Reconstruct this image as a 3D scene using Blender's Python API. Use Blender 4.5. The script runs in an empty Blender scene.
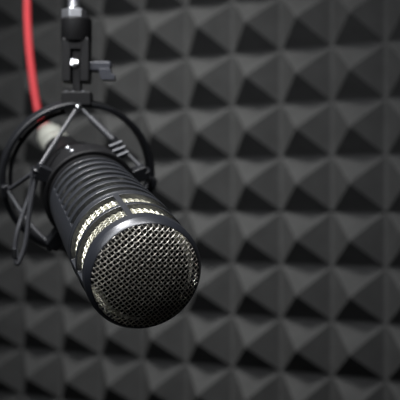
import bpy, math
from mathutils import Vector, Matrix
PI = math.pi
rad = math.radians
COL = bpy.context.scene.collection
H0 = 1.30                                   # camera height above the floor, metres
V = Vector

# ------------------------------------------------------------------ materials
def mat(name, color, rough=0.5, metal=0.0, noise=0.0, nscale=200.0, bump=0.0, bscale=600.0, coat=0.0, spec=0.5):
    m = bpy.data.materials.new(name); m.use_nodes = True
    nt = m.node_tree; b = nt.nodes['Principled BSDF']
    b.inputs['Base Color'].default_value = (*color, 1)
    b.inputs['Roughness'].default_value = rough
    b.inputs['Metallic'].default_value = metal
    b.inputs['Coat Weight'].default_value = coat
    b.inputs['Specular IOR Level'].default_value = spec
    tc = nt.nodes.new('ShaderNodeTexCoord')
    if noise > 0:
        n = nt.nodes.new('ShaderNodeTexNoise'); n.inputs['Scale'].default_value = nscale
        n.inputs['Detail'].default_value = 4
        r = nt.nodes.new('ShaderNodeValToRGB')
        r.color_ramp.elements[0].position = 0.3; r.color_ramp.elements[1].position = 0.7
        r.color_ramp.elements[0].color = (*[c*(1-noise) for c in color], 1)
        r.color_ramp.elements[1].color = (*[min(1, c*(1+noise)) for c in color], 1)
        nt.links.new(tc.outputs['Object'], n.inputs['Vector'])
        nt.links.new(n.outputs['Fac'], r.inputs['Fac'])
        nt.links.new(r.outputs['Color'], b.inputs['Base Color'])
    if bump > 0:
        n2 = nt.nodes.new('ShaderNodeTexNoise'); n2.inputs['Scale'].default_value = bscale
        n2.inputs['Detail'].default_value = 3
        bp = nt.nodes.new('ShaderNodeBump'); bp.inputs['Strength'].default_value = bump
        bp.inputs['Distance'].default_value = 0.0005
        nt.links.new(tc.outputs['Object'], n2.inputs['Vector'])
        nt.links.new(n2.outputs['Fac'], bp.inputs['Height'])
        nt.links.new(bp.outputs['Normal'], b.inputs['Normal'])
    return m

M_foam   = mat('charcoal_foam', (0.052, 0.053, 0.0535), 0.95, 0, 0.10, 60, 0.25, 900, spec=0.15)
M_wall   = mat('dark_wall_paint', (0.03, 0.03, 0.03), 0.9, 0, 0.1, 8)
M_body   = mat('slate_black_paint', (0.016, 0.0175, 0.021), 0.33, 0.0, 0.06, 900, 0.10, 2500, spec=0.8)
M_bezel  = mat('satin_black_bezel', (0.020, 0.022, 0.028), 0.33, 0.2, 0.05, 900, 0.06, 3000, spec=0.9)
M_wire   = mat('woven_steel_wire', (0.74, 0.71, 0.65), 0.42, 0.9, 0.08, 1500)
M_wire2  = mat('pale_brass_wire', (0.84, 0.82, 0.68), 0.48, 0.65, 0.08, 1500)
M_wire3  = mat('dull_wire', (0.42, 0.42, 0.38), 0.4, 0.9, 0.08, 1500)
M_core   = mat('black_pop_foam', (0.006, 0.006, 0.006), 0.95, 0, 0.2, 900, spec=0.1)
M_black  = mat('black_plastic', (0.009, 0.0095, 0.011), 0.36, 0, 0.1, 500, 0.1, 1500, spec=0.28)
M_blackm = mat('black_matte_plastic', (0.006, 0.006, 0.0065), 0.5, 0, 0.1, 500, 0.1, 1500, spec=0.16)
M_cord   = mat('black_elastic', (0.032, 0.033, 0.037), 0.42, 0, 0.25, 1800, 0.35, 2500)
M_chrome = mat('chrome', (0.75, 0.76, 0.78), 0.18, 1.0, 0.03, 300)
M_steel  = mat('grey_steel', (0.35, 0.36, 0.38), 0.4, 0.9, 0.05, 300)
M_nickel = mat('dull_nickel', (0.62, 0.63, 0.56), 0.38, 0.5, 0.06, 400)
M_red    = mat('red_rubber', (0.40, 0.032, 0.040), 0.5, 0, 0.10, 300, 0.1, 1200)
M_grey   = mat('grey_handle', (0.035, 0.037, 0.044), 0.28, 0.1, 0.06, 500)

# ------------------------------------------------------------------ objects
ROOTM = {}
def thing(name, label, cat, origin, rot=None, group=None):
    """Empty at the thing's base. origin in mm from the camera."""
    o = bpy.data.objects.new(name, None); COL.objects.link(o)
    o.empty_display_size = 0.02
    m = Matrix.Translation(V(origin)*0.001 + V((0, 0, H0))) @ (rot.to_4x4() if rot else Matrix.Identity(4))
    o.matrix_world = m
    ROOTM[o.name] = m
    o['label'] = label; o['category'] = cat
    if group: o['group'] = group
    return o

def obj(name, geo, material, parent=None, smooth=True, bevel=0, label=None, sub=0, angle=35):
    verts, faces = geo
    pm = ROOTM.get(parent.name) if parent else None
    inv = pm.inverted() if pm else Matrix.Identity(4)
    me = bpy.data.meshes.new(name)
    me.from_pydata([inv @ (V(v)*0.001 + V((0, 0, H0))) for v in verts], [], faces)
    me.validate(); me.update()
    me.materials.append(material)
    o = bpy.data.objects.new(name, me); COL.objects.link(o)
    if parent:
        o.parent = parent
        ROOTM[o.name] = pm
    if smooth:
        for p in me.polygons: p.use_smooth = True
        me.set_sharp_from_angle(angle=rad(angle))
    if bevel:
        b = o.modifiers.new('bevel', 'BEVEL'); b.width = bevel*0.001; b.segments = 2
        b.limit_method = 'ANGLE'; b.angle_limit = rad(40); b.harden_normals = True
    if label: o['label'] = label
    return o

def join(*geos):
    vs, fs = [], []
    for v, f in geos:
        n = len(vs); vs += list(v); fs += [tuple(i+n for i in q) for q in f]
    return vs, fs

# ------------------------------------------------------------------ shapes (mm)
def frame(axis, ref):
    a = V(axis).normalized(); u = V(ref) - a*V(ref).dot(a); u.normalize()
    return a, u, a.cross(u)

def lathe(profile, o, axis, ref, seg=64, closed=False, a0=0, a1=360):
    a, u, r = frame(axis, ref); o = V(o)
    full = abs(a1-a0) >= 359.9
    n = seg if full else seg+1
    vs, fs = [], []
    for i in range(n):
        t = rad(a0 + (a1-a0)*i/seg); d = u*math.cos(t) + r*math.sin(t)
        for s, R in profile: vs.append(o + a*s + d*R)
    k = len(profile)
    for i in range(seg):
        j = (i+1) % n
        for q in range(k if closed else k-1):
            w = (q+1) % k
            fs.append((i*k+q, i*k+w, j*k+w, j*k+q))
    if full and not closed:
        for q in (0, k-1):
            if profile[q][1] > 1e-6:
                ring = [i*k+q for i in range(n)]
                fs.append(tuple(ring if q else ring[::-1]))
    if not full and closed:
        fs.append(tuple(range(k))); fs.append(tuple((n-1)*k+q for q in range(k))[::-1])
    return vs, fs

def tube(pts, r, sides=8, closed=False):
    pts = [V(p) for p in pts]; n = len(pts)
    rr = r if isinstance(r, (list, tuple)) else [r]*n
    vs, fs = [], []
    up = None
    for i, p in enumerate(pts):
        if closed: t = pts[(i+1) % n] - pts[i-1]
        else: t = pts[min(i+1, n-1)] - pts[max(i-1, 0)]
        t.normalize()
        if up is None:
            up = V((0, 0, 1)) if abs(t.z) < 0.9 else V((1, 0, 0))
        up = (up - t*up.dot(t)).normalized(); w = t.cross(up)
        for k in range(sides):
            a = 2*PI*k/sides
            vs.append(p + (up*math.cos(a) + w*math.sin(a))*rr[i])
    for i in range(n if closed else n-1):
        j = (i+1) % n
        for k in range(sides):
            l = (k+1) % sides
            fs.append((i*sides+k, i*sides+l, j*sides+l, j*sides+k))
    if not closed:
        fs.append(tuple(range(sides))[::-1]); fs.append(tuple((n-1)*sides+k for k in range(sides)))
    return vs, fs

def box(c, ax, half):
    c = V(c); x, y, z = [V(a)*h for a, h in zip(ax, half)]
    vs = [c + x*i + y*j + z*k for i in (-1, 1) for j in (-1, 1) for k in (-1, 1)]
    fs = [(0, 1, 3, 2), (4, 6, 7, 5), (0, 4, 5, 1), (2, 3, 7, 6), (0, 2, 6, 4), (1, 5, 7, 3)]
    return vs, fs

def prism(poly, c, ax, h):
    """poly in (ax0, ax1) extruded +-h along ax2"""
    c = V(c); n = len(poly)
    vs = [c + V(ax[0])*p[0] + V(ax[1])*p[1] + V(ax[2])*s*h for s in (-1, 1) for p in poly]
    fs = [tuple(range(n))[::-1], tuple(range(n, 2*n))]
    fs += [(i, (i+1) % n, n+(i+1) % n, n+i) for i in range(n)]
    return vs, fs

def smooth_path(P, n=10):
    P = [V(p) for p in P]; Q = [P[0]*2-P[1]] + P + [P[-1]*2-P[-2]]; out = []
    for i in range(1, len(Q)-2):
        a, b, c, d = Q[i-1:i+3]
        for k in range(n):
            t = k/n
            out.append(0.5*((2*b) + (c-a)*t + (2*a-5*b+4*c-d)*t*t + (3*b-a-3*c+d)*t**3))
    out.append(P[-1]); return out

def weave(fmap, inside, p0, p1, q0, q1, pitch, wr, amp, sides=5, div=5):
    """plain weave: wires at p = k*pitch running along q and the other way round"""
    geos = []
    for swap in (0, 1):
        a0, a1, b0, b1 = (p0, p1, q0, q1) if not swap else (q0, q1, p0, p1)
        for k in range(math.floor(a0/pitch), math.ceil(a1/pitch)+1):
            run = []
            m = math.floor(b0/pitch*div)
            while m*pitch/div <= b1 + 1e-6:
                b = m*pitch/div
                p, q = (k*pitch, b) if not swap else (b, k*pitch)
                off = amp*math.cos(PI*(b/pitch + k))*(-1 if swap else 1)
                if inside(p, q): run.append(fmap(p, q, off))
                else:
                    if len(run) > 2: geos.append(tube(run, wr, sides))
                    run = []
                m += 1
            if len(run) > 2: geos.append(tube(run, wr, sides))
    return join(*geos)

# ------------------------------------------------------------------ the microphone's own frame
F = 944.444
C0 = V(((144.1-200)/F*420, 420, (200-273.7)/F*420))       # centre of the front rim
D = V((-0.334, 1, 0.326)).normalized()                     # from the front to the tail
U = (V((0, 0, 1)) - D*D.z).normalized()
R_ = D.cross(U)
ROT = Matrix((R_, D, U)).transposed()
def mp(s, r, deg):
    t = rad(deg); return C0 + D*s + (R_*math.sin(t) + U*math.cos(t))*r
def lz(profile, seg=96, **k):                              # lathe about the mic axis
    return lathe(profile, C0, D, U, seg, **k)
def RB(s):
    return 27.0 if s < 38.5 else 27.0 - 4.7*(s-38.5)/126.5

def shell(phis, ss, solid, ro, th):
    """cylindrical shell of cells; cells with solid() False are openings"""
    n, m = len(phis), len(ss)-1
    vs, fs = [], []
    for lay in (0, 1):
        for i in range(n):
            for j in range(m+1):
                vs.append(mp(ss[j], ro(ss[j]) - (th if lay else 0), phis[i]))
    def vi(l, i, j): return l*n*(m+1) + (i % n)*(m+1) + j
    for i in range(n):
        for j in range(m):
            if not solid(i, j): continue
            a, b, c, d = vi(0, i, j), vi(0, i+1, j), vi(0, i+1, j+1), vi(0, i, j+1)
            A, B, Cc, Dd = vi(1, i, j), vi(1, i+1, j), vi(1, i+1, j+1), vi(1, i, j+1)
            fs.append((a, d, c, b)); fs.append((A, B, Cc, Dd))
            if j == 0 or not solid(i, j-1): fs.append((a, b, B, A))
            if j == m-1 or not solid(i, j+1): fs.append((d, Dd, Cc, c))
            if not solid((i-1) % n, j): fs.append((a, A, Dd, d))
            if not solid((i+1) % n, j): fs.append((b, c, Cc, B))
    return vs, fs

def build_microphone():
    t = thing('studio_microphone', 'black end-address studio microphone with round woven metal grille, held in the shock mount',
              'microphone', C0, ROT)
    # front rim
    obj('bezel', lz([(4.0, 26.75), (0.6, 26.75), (0.0, 26.65), (-2.5, 25.3), (-3.1, 24.9), (-3.3, 24.65), (-3.1, 24.4), (1.5, 24.2), (4.0, 24.0)],
                    128, closed=True), M_bezel, t, label='satin black front rim')
    # domed face of woven wire
    RG = 24.45
    def dome(r):
        x = min(1, r/RG); return -3.0 - 4.6*(1-x**2.6)
    ang = rad(41)
    def fm(p, q, off):
        a = p*math.cos(ang) - q*math.sin(ang); b = p*math.sin(ang) + q*math.cos(ang)
        return C0 + R_*a + U*b + D*(dome(math.hypot(a, b)) - off)
    obj('face_grille', weave(fm, lambda p, q: p*p+q*q < RG*RG, -24, 24, -24, 24, 1.86, 0.265, 0.29, 6, 6), M_wire, t,
        label='round domed woven metal grille')
    obj('grille_foam', lz([(dome(r)+2.4, max(r, 0.01)) for r in (0, 4, 8, 12, 15, 18, 20)] + [(4, 20), (38, 20), (38, 0.01)], 64), M_core, t)
    # head frame with two rows of four windows
    phis = [-180 + 3*i - 0.01 for i in range(120)]
    ssl = [3.6, 6.0, 10, 14, 18.6, 21.6, 25.5, 29.5, 34.2, 38.4]
    def head_solid(i, j):
        mid = 0.5*(ssl[j]+ssl[j+1])
        if not (6.0 < mid < 18.6 or 21.6 < mid < 34.2): return True
        ph = (phis[i] + 1.5 + 15) % 90
        return ph < 3.2 or ph > 86.8
    obj('head_frame', shell(phis, ssl, head_solid, lambda s: 26.75 + 0.25*min(1, (s-3.6)/20), 2.6), M_body, t, bevel=0.35)
    def cyl_map(rf):
        def g(p, q, off):
            u = (p-q)/math.sqrt(2); s = (p+q)/math.sqrt(2)
            return mp(s, rf(s)+off, math.degrees(u/rf(20)))
        return g
    rw = 24.3
    def in_win(p, q):
        u = (p-q)/math.sqrt(2); s = (p+q)/math.sqrt(2)
        return 4.5 < s < 36 and abs(u) < PI*rw
    obj('side_grille', weave(cyl_map(lambda s: rw), in_win, -60, 82, -60, 82, 2.15, 0.25, 0.24, 5, 5), M_wire2, t,
        label='pale woven wire behind the side windows')
    # ribbed body
    g0, pitch, gw = 40.6, 10.3, 6.0
    ng = 7
    bs = [38.4]
    for k in range(ng): bs += [g0 + k*pitch, g0 + k*pitch + gw]
    bs += [g0 + ng*pitch - 2]
    def body_solid(i, j):
        if j % 2 == 0: return True
        ph = (phis[i] + 1.5) % 180
        ph = min(ph, 180-ph)
        return ph > 72
    obj('ribbed_body', shell(phis, bs, body_solid, RB, 3.4), M_body, t, bevel=0.35)
    e = bs[-1]
    lin = lambda s: RB(s) - 2.7
    def in_lin(p, q):
        u = (p-q)/math.sqrt(2); s = (p+q)/math.sqrt(2)
        return 39 < s < e-1 and abs(math.degrees(u/lin(20))) < 76
    obj('slot_mesh', weave(cyl_map(lin), in_lin, -40, 115, -40, 115, 1.86, 0.28, 0.26, 4, 4), M_wire3, t)
    obj('inner_core', lz([(38.2, 0.01), (38.2, 21.0), (e, RB(e)-5.0), (e, 0.01)], 48), M_core, t)
    # smooth tail
    obj('tail', lz([(e-0.2, 0.01), (e-0.2, RB(e)-1.4), (e+1.6, RB(e)-1.4), (e+2.0, RB(e)-0.1), (e+3, RB(e)), (150, RB(150)), (162, 20.5), (170, 17.5), (182, 14.5), (214, 12.2), (216, 11.5), (216, 0.01)], 96),
        M_blackm, t)
    return t
build_microphone()

# ------------------------------------------------------------------ shock mount
SR = 158.0                     # ring plane along the mic axis
RC = C0 + D*SR
X, Y, Z = V((1, 0, 0)), V((0, 1, 0)), V((0, 0, 1))
def wpx(x, y, depth):          # a point at a given depth, written down from measurements
    return V(((x-200)/F*depth, depth, (200-y)/F*depth))

def build_mount():
    TOPD = 551.0
    top = wpx(77, 100, TOPD)
    t = thing('shock_mount', 'black ring shock mount with elastic cords and swivel joint around the microphone tail',
              'shock mount', top)
    # outer ring: deep band with a thinner lip inside
    ri, ro_ = 42.6, 46.2
    prof = [(SR-4.5, ri+0.6), (SR-5, ri+1.2), (SR-5, ro_-0.8), (SR-4.2, ro_), (SR+4.2, ro_), (SR+5, ro_-0.8), (SR+5, ri), (SR+4.4, ri-0.4), (SR-0.5, ri)]
    obj('outer_ring', lz(prof, 128, closed=True), M_black, t, label='large black outer ring')
    lip = [(SR+1, 38.6), (SR+1, 40.4), (SR+4, 40.6), (SR+4, 38.4)]
    obj('arc_rib', lz(lip, 48, closed=True, a0=-102, a1=-14), M_black, t)
    for a in (-100, -58, -16):
        obj('rib_bridge', tube([mp(SR+2.5, 43.5, a), mp(SR+2.5, 39.6, a)], 1.2, 8), M_black, t)
    # inner cradle ring hugging the tail
    s0 = 117.0
    rin = RB(s0)+0.15
    obj('cradle_ring', lz([(s0, rin), (s0-0.6, rin+0.6), (s0-0.6, rin+2.0), (s0, rin+2.6), (s0+18, rin+2.0), (s0+19, rin+1.2), (s0+19, rin)], 96, closed=True), M_blackm, t)
    # arms of the cradle with hooks
    hooks = {}
    for a, r, sh in ((-66, 32.0, 122), (66, 32.5, 122), (-147, 35.5, 124), (147, 35.5, 124)):
        d = (mp(0, 1, a) - C0).normalized(); tg = D.cross(d)
        c = mp(sh, (rin+2+r)/2+0.3, a)
        arm = obj('cradle_arm', box(c, (d, D, tg), ((r-rin)/2+0.8, 4.2, 3.9)), M_black, t, bevel=0.7)
        hp = mp(sh, r, a)
        pts = [hp + D*(-3.4) + d*0.5, hp + d*2.6 - D*3.0, hp + d*3.2, hp + d*2.6 + D*3.4, hp + D*4 + d*0.5]
        obj('hook', tube(smooth_path(pts, 5), 1.1, 8), M_black, arm)
        hooks[a] = hp + d*1.2
    for a, sc in ((-25, s0+6), (-27, s0+15)):
        d = (mp(0, 1, a) - C0).normalized()
        b = mp(sc, rin+2.0, a)
        obj('clamp_screw', lathe([(0, 0.01), (0, 1.6), (1.3, 1.4), (1.8, 0.8), (1.9, 0.01)], b, d, D, 16), M_steel, t, label='small bright clamp screw')
    # hooks on the outer ring
    outer = {}
    for a in (-99, 92, 180):
        d = (mp(0, 1, a) - C0).normalized(); tg = D.cross(d)
        p = mp(SR-6.2, 43.6, a)
        obj('cord_lug', join(box(p, (d, D, tg), (2.2, 2.2, 3.4)), box(p + d*1.6 - D*2.6, (d, D, tg), (1.0, 1.6, 3.4))), M_black, t, bevel=0.6)
        outer[a] = p - D*0.6 - d*1.4
    kp = wpx(78.5, 107.5, 545)
    obj('cord_knob', lathe([(-3.4, 0.01), (-3.4, 1.6), (-1.2, 2.2), (0.4, 2.3), (1.6, 1.6), (2.1, 0.01)], kp, V((0, -1, -0.1)), Z, 24), M_chrome, t,
        label='shiny round cord knob')
    tp = kp + Y*1.5
    def cord(p, q, r=1.25, sag=0.0):
        n = 10; P = []
        for i in range(n+1):
            w = i/n; P.append(p.lerp(q, w) - Z*sag*4*w*(1-w))
        return obj('elastic_cord', tube(P, r, 10), M_cord, t)
    cord(tp - X*0.8, hooks[-66])
    c2 = cord(tp + X*0.8, hooks[66])
    # braided sleeve on the right-hand cord
    a, b = tp + X*0.8, hooks[66]
    n = 24; ax = (b-a).normalized()
    P = [a.lerp(b, 0.16 + 0.36*i/n) for i in range(n+1)]
    obj('cord_sleeve', tube(P, [1.75 + 0.25*(i % 2) for i in range(n+1)], 10), M_cord, c2)
    cord(outer[-99], hooks[-66])
    cord(outer[-99] - D*1.0, hooks[-147], 1.5, 3.2)
    cord(outer[92], hooks[66])
    cord(outer[92], hooks[147])
    cord(outer[180], hooks[-147])
    cord(outer[180], hooks[147])
    # tightening coil beside the right arm
    cb = mp(128, RB(126)+7.5, 27)
    d = (mp(0, 1, 50) - C0).normalized()
    coil = []
    for k in range(3):
        cc = cb + wpx(3.0*k, 4.6*k, 1) * 0
        cc = cb + (X*1.9 - Z*2.9 - Y*0.6)*k
        coil.append(tube([cc - X*3.4 - Z*1.5, cc + X*3.6 + Z*1.3], 1.05, 8))
    post = tube([cb - (X*1.9 - Z*2.9)*0.8 + D*2, cb + (X*1.9 - Z*2.9)*2.8 + D*2], 2.6, 12)
    co = obj('cord_cleat', post, M_black, t)
    obj('cord_wrap', join(*coil), M_grey, co, label='grey wraps of cord on the cleat')
    # loose looped end of the cord below the left arm
    l0 = hooks[-66] + D*2
    dp = l0.y
    lp = [l0 + X*1.0, wpx(33, 192, dp), wpx(29, 215, dp), wpx(27, 235, dp), wpx(24.5, 248, dp), wpx(20.5, 259, dp), wpx(17.8, 263.5, dp), wpx(15.6, 261, dp), wpx(15, 250, dp), wpx(17.5, 232, dp), wpx(23, 214, dp+2), wpx(30, 194, dp+3), l0 - X*1.5 + D*1.5]
    lo = obj('cord_loop', tube(smooth_path(lp, 8), 1.35, 10), M_cord, t, label='loose loop of cord hanging down')
    obj('ferrule', tube([wpx(15.2, 258, dp), wpx(15, 249, dp)], 1.9, 12), M_chrome, lo, label='bright metal ferrule')
    # pivot block on the ring, neck, fork and collar (upright)
    k = TOPD/F
    def at(px, py): return wpx(px, py, TOPD)
    c = at(77.5, 99.5)
    blk = obj('pivot_block', box(c, (X, Y, Z), (14.6*k, 6.5, 6.9*k)), M_blackm, t, bevel=0.8)
    for px in (67.5, 74, 84):
        p = at(px, 92.9) - Y*4
        obj('block_screw', lathe([(0, 0.01), (0, 1.5), (0.7, 1.3), (0.9, 0.01)], p, Z, X, 16), M_grey, blk)
    obj('pivot_tongue', prism([(-4*k, -24*k), (4*k, -24*k), (4*k, 22*k), (2.5*k, 28*k), (-2.5*k, 28*k), (-4*k, 22*k)], at(77.5, 76), (X, Z, Y), 5.0), M_blackm, t, bevel=0.5)
    for sx in (-1, 1):
        poly = [(sx*(4.6*k), -21*k), (sx*(13.2*k), -21*k), (sx*(13.6*k), -14*k), (sx*(13.6*k), 22*k), (sx*(4.6*k), 22*k)]
        if sx < 0: poly = poly[::-1]
        obj('fork_cheek', prism(poly, at(77, 62), (X, Z, Y), 7.0), M_blackm, t, bevel=0.8)
    obj('fork_bridge', box(at(77, 45), (X, Y, Z), (13*k, 6.8, 6*k)), M_blackm, t, bevel=0.6)
    obj('pivot_bolt', lathe([(-1.5, 0.01), (-1.5, 3.0), (0, 2.9), (1.0, 2.2), (1.5, 0.01)], at(75.5, 64.3) - Y*5.5, V((0, -1, 0.25)), Z, 20), M_chrome, t,
        label='shiny pivot bolt head')
    obj('collar', lathe([(0, 0.01), (0, 14.6*k), (0.8, 15.4*k), (22*k, 15.4*k), (23.4*k, 14.4*k), (23.4*k, 0.01)], at(76.5, 42.5), Z, X, 48), M_blackm, t)
    # clamp lever
    lv = obj('clamp_shaft', tube([at(88, 68), at(103, 68)], 2.6, 16), M_black, t)
    pa = [(-11*k, 5*k), (11*k, 5*k), (12*k, 3*k), (12*k, -2*k), (6*k, -5*k), (-11*k, -5*k)]
    obj('clamp_wing', prism(pa, at(100, 67), (X, Z, Y), 5.0), M_grey, lv, bevel=1.2)
    pb = [(-7.5*k, 6*k), (4.5*k, 6*k), (5.5*k, 1*k), (8.5*k, 0.2*k), (9*k, -4.5*k), (8*k, -5.5*k), (-4*k, -5.5*k), (-6*k, -2*k)]
    obj('clamp_wing', prism(pb, at(107.5, 76.5) - Y*6, (X, Z, Y), 3.6), M_grey, lv, bevel=0.7)
    return t
build_mount()

# ------------------------------------------------------------------ threaded boom end
def build_stud():
    TOPD = 551.0; k = TOPD/F
    def at(px, py): return wpx(px, py, TOPD)
    b = at(74, 19)
    t = thing('boom_stud', 'shiny threaded metal stud with lock nut above the swivel joint', 'boom arm end', b)
    prof = [(0, 0.01), (0, 5.6*k)]
    z = 9*k; 
    while z < 95*k:
        prof += [(z, 6.3*k), (z+0.45, 5.5*k), (z+0.9, 6.3*k)]; z += 1.05
    prof += [(z, 0.01)]
    obj('threaded_rod', lathe(prof, b, Z, X, 32), M_steel, t, angle=60)
    hexa = [(12.6*k*math.cos(rad(60*i+15)), 12.6*k*math.sin(rad(60*i+15))) for i in range(6)]
    obj('lock_nut', prism(hexa, b + Z*4.6*k, (X, Y, Z), 4.5*k), M_steel, t, bevel=0.6)
    obj('washer', lathe([(9.0*k, 5*k), (9.0*k, 8.5*k), (10.6*k, 7.4*k), (11*k, 6*k)], b, Z, X, 32, closed=True), M_chrome, t)
build_stud()

# ------------------------------------------------------------------ red cable and its plug
def build_cable():
    p0 = C0 + D*216.4
    t = thing('microphone_cable', 'red cable with silver plug rising from the microphone tail', 'cable', p0, ROT)
    obj('plug', lz([(216.6, 0.01), (216.6, 9.4), (218, 9.8), (238, 9.8), (239, 9.2), (241, 9.2), (242, 9.8), (258, 9.6), (264, 8.6), (270, 7.4), (270.5, 0.01)], 48), M_nickel, t,
        label='silver connector shell')
    obj('plug_boot', lz([(270, 0.01), (270, 6.6), (274, 6.3), (284, 5.2), (290, 4.4), (290, 0.01)], 32), M_red, t)
    e = C0 + D*286
    P = [e, C0 + D*296, wpx(39.0, 115, 704), wpx(35.8, 100, 718), wpx(32.6, 78, 742), wpx(29.6, 52, 775), wpx(27.8, 25, 812), wpx(27.2, 0, 845), wpx(27.2, -40, 880), wpx(29, -90, 890)]
    obj('cable', tube(smooth_path(P, 10), 3.05, 20), M_red, t)
build_cable()

# ------------------------------------------------------------------ the foam-covered wall
TH, PP, ZW = 0.4735, 50.0, 18.43*50.0
E_ = V((math.cos(TH), -math.sin(TH), 0)); N_ = V((-math.sin(TH), -math.cos(TH), 0))
W0 = V((0, ZW, 0))
u0, v0, hh = -3.794, 3.288, 0.505
def foam_panel(rows, cols, label):
    vs, fs = [], []
    g, tp_ = 0.035, 0.022
    vmin, vmax = v0 - max(rows) - 0.5, v0 - min(rows) + 0.5
    umin, umax = u0 + min(cols) - 0.5, u0 + max(cols) + 0.5
    ins = 0.012
    def P(u, v, n): return W0 + E_*(u*PP) + Z*(v*PP) + N_*(n*PP)
    index = {}
    def vid(u, v, n):
        key = (round(u, 4), round(v, 4), round(n, 4))
        if key not in index: index[key] = len(vs); vs.append(P(u, v, n))
        return index[key]
    for r in rows:
        for c in cols:
            cu, cv = u0 + c, v0 - r
            x0, x1, y0, y1 = cu-0.5, cu+0.5, cv-0.5, cv+0.5
            if r == max(rows): y0 += ins
            if r == min(rows): y1 -= ins
            b = [vid(x0, y0, 0), vid(x1, y0, 0), vid(x1, y1, 0), vid(x0, y1, 0)]
            s = 0.5 - g
            m = [vid(cu-s, cv-s, 0.012), vid(cu+s, cv-s, 0.012), vid(cu+s, cv+s, 0.012), vid(cu-s, cv+s, 0.012)]
            tt = [vid(cu-tp_, cv-tp_, hh), vid(cu+tp_, cv-tp_, hh), vid(cu+tp_, cv+tp_, hh), vid(cu-tp_, cv+tp_, hh)]
            for i in range(4):
                j = (i+1) % 4
                fs.append((b[i], b[j], m[j], m[i])); fs.append((m[i], m[j], tt[j], tt[i]))
            fs.append(tuple(tt))
    # slab sides and back
    y0, y1 = vmin+ins, vmax-ins
    bb = [vid(umin, y0, -0.4), vid(umax, y0, -0.4), vid(umax, y1, -0.4), vid(umin, y1, -0.4)]
    fs.append((bb[3], bb[2], bb[1], bb[0]))
    us = sorted({umin, umax} | {u0 + c + 0.5 for c in cols})
    ysr = [v0 - r + 0.5 for r in rows] + [v0 - r - 0.5 for r in rows]
    ys = sorted({y0, y1} | {y for y in ysr if y0 < y < y1 and min(abs(y-y0), abs(y-y1)) > 0.05})
    fs.append(tuple([bb[0], bb[1]] + [vid(u, y0, 0) for u in reversed(us)]))
    fs.append(tuple([bb[2], bb[3]] + [vid(u, y1, 0) for u in us]))
    fs.append(tuple([bb[3], bb[0]] + [vid(umin, y, 0) for y in ys]))
    fs.append(tuple([bb[1], bb[2]] + [vid(umax, y, 0) for y in reversed(ys)]))
    o = obj('acoustic_foam_panel', (vs, fs), M_foam, None, smooth=False)
    o['label'] = label; o['category'] = 'acoustic foam'; o['group'] = 'pyramid foam panels on the wall'
    return o
cols = list(range(-16, 15))
foam_panel(list(range(-8, 4)), cols, 'dark grey pyramid foam panel covering the upper half of the wall')
foam_panel(list(range(4, 16)), cols, 'dark grey pyramid foam panel covering the lower half of the wall')
nb = -0.4*PP - 0.5
wv = W0 + N_*(nb - 40)
wall = obj('wall_back', box(wv + Z*(1250-H0*1000), (E_, N_, Z), (1400, 40, 1250)), M_wall, None, smooth=False)
wall['kind'] = 'structure'

# ------------------------------------------------------------------ light
def aim(o, target):
    o.rotation_euler = (V(target) - o.location).to_track_quat('-Z', 'Y').to_euler()
def mm(p): return V(p)*0.001 + V((0, 0, H0))
def area(name, loc, target, size, power, color=(1, 1, 1), sy=None):
    l = bpy.data.lights.new(name, 'AREA'); l.energy = power; l.size = size; l.color = color
    if sy: l.shape = 'RECTANGLE'; l.size_y = sy
    o = bpy.data.objects.new(name, l); COL.objects.link(o); o.location = mm(loc); aim(o, mm(target)); return o
def spot(name, loc, target, angle, blend, radius, power, color=(1, 1, 1)):
    l = bpy.data.lights.new(name, 'SPOT'); l.energy = power; l.spot_size = rad(angle); l.spot_blend = blend
    l.shadow_soft_size = radius; l.color = color
    o = bpy.data.objects.new(name, l); COL.objects.link(o); o.location = mm(loc); aim(o, mm(target)); return o
spot('key_spot', (-310, 480, 800), (-25, 920, 12), 33, 1.0, 0.12, 58, (1, 0.99, 0.96))
spot('top_spot', (-230, 430, 520), (-70, 510, -10), 34, 0.8, 0.05, 24, (0.98, 0.98, 1))
area('front_softbox', (-60, 285, 335), (-40, 445, -20), 0.34, 2.3, (0.98, 0.98, 1), 0.13)
area('left_softbox', (-320, 170, 290), (-50, 470, -20), 0.24, 1.15, (0.94, 0.97, 1))

w = bpy.data.worlds.new('World'); bpy.context.scene.world = w; w.use_nodes = True
w.node_tree.nodes['Background'].inputs['Color'].default_value = (0.9, 0.95, 1, 1)
w.node_tree.nodes['Background'].inputs['Strength'].default_value = 0.006

# ------------------------------------------------------------------ camera
cam = bpy.data.cameras.new('Camera'); co = bpy.data.objects.new('Camera', cam); COL.objects.link(co)
co.location = (0, 0, H0); co.rotation_euler = (PI/2, 0, 0)
cam.sensor_width = 36; cam.lens = 85; cam.clip_start = 0.01
cam.dof.use_dof = True; cam.dof.focus_distance = 0.432; cam.dof.aperture_fstop = 12.5
bpy.context.scene.camera = co
vs_ = bpy.context.scene.view_settings
vs_.view_transform = 'Standard'; vs_.look = 'None'; vs_.exposure = 0; vs_.gamma = 1
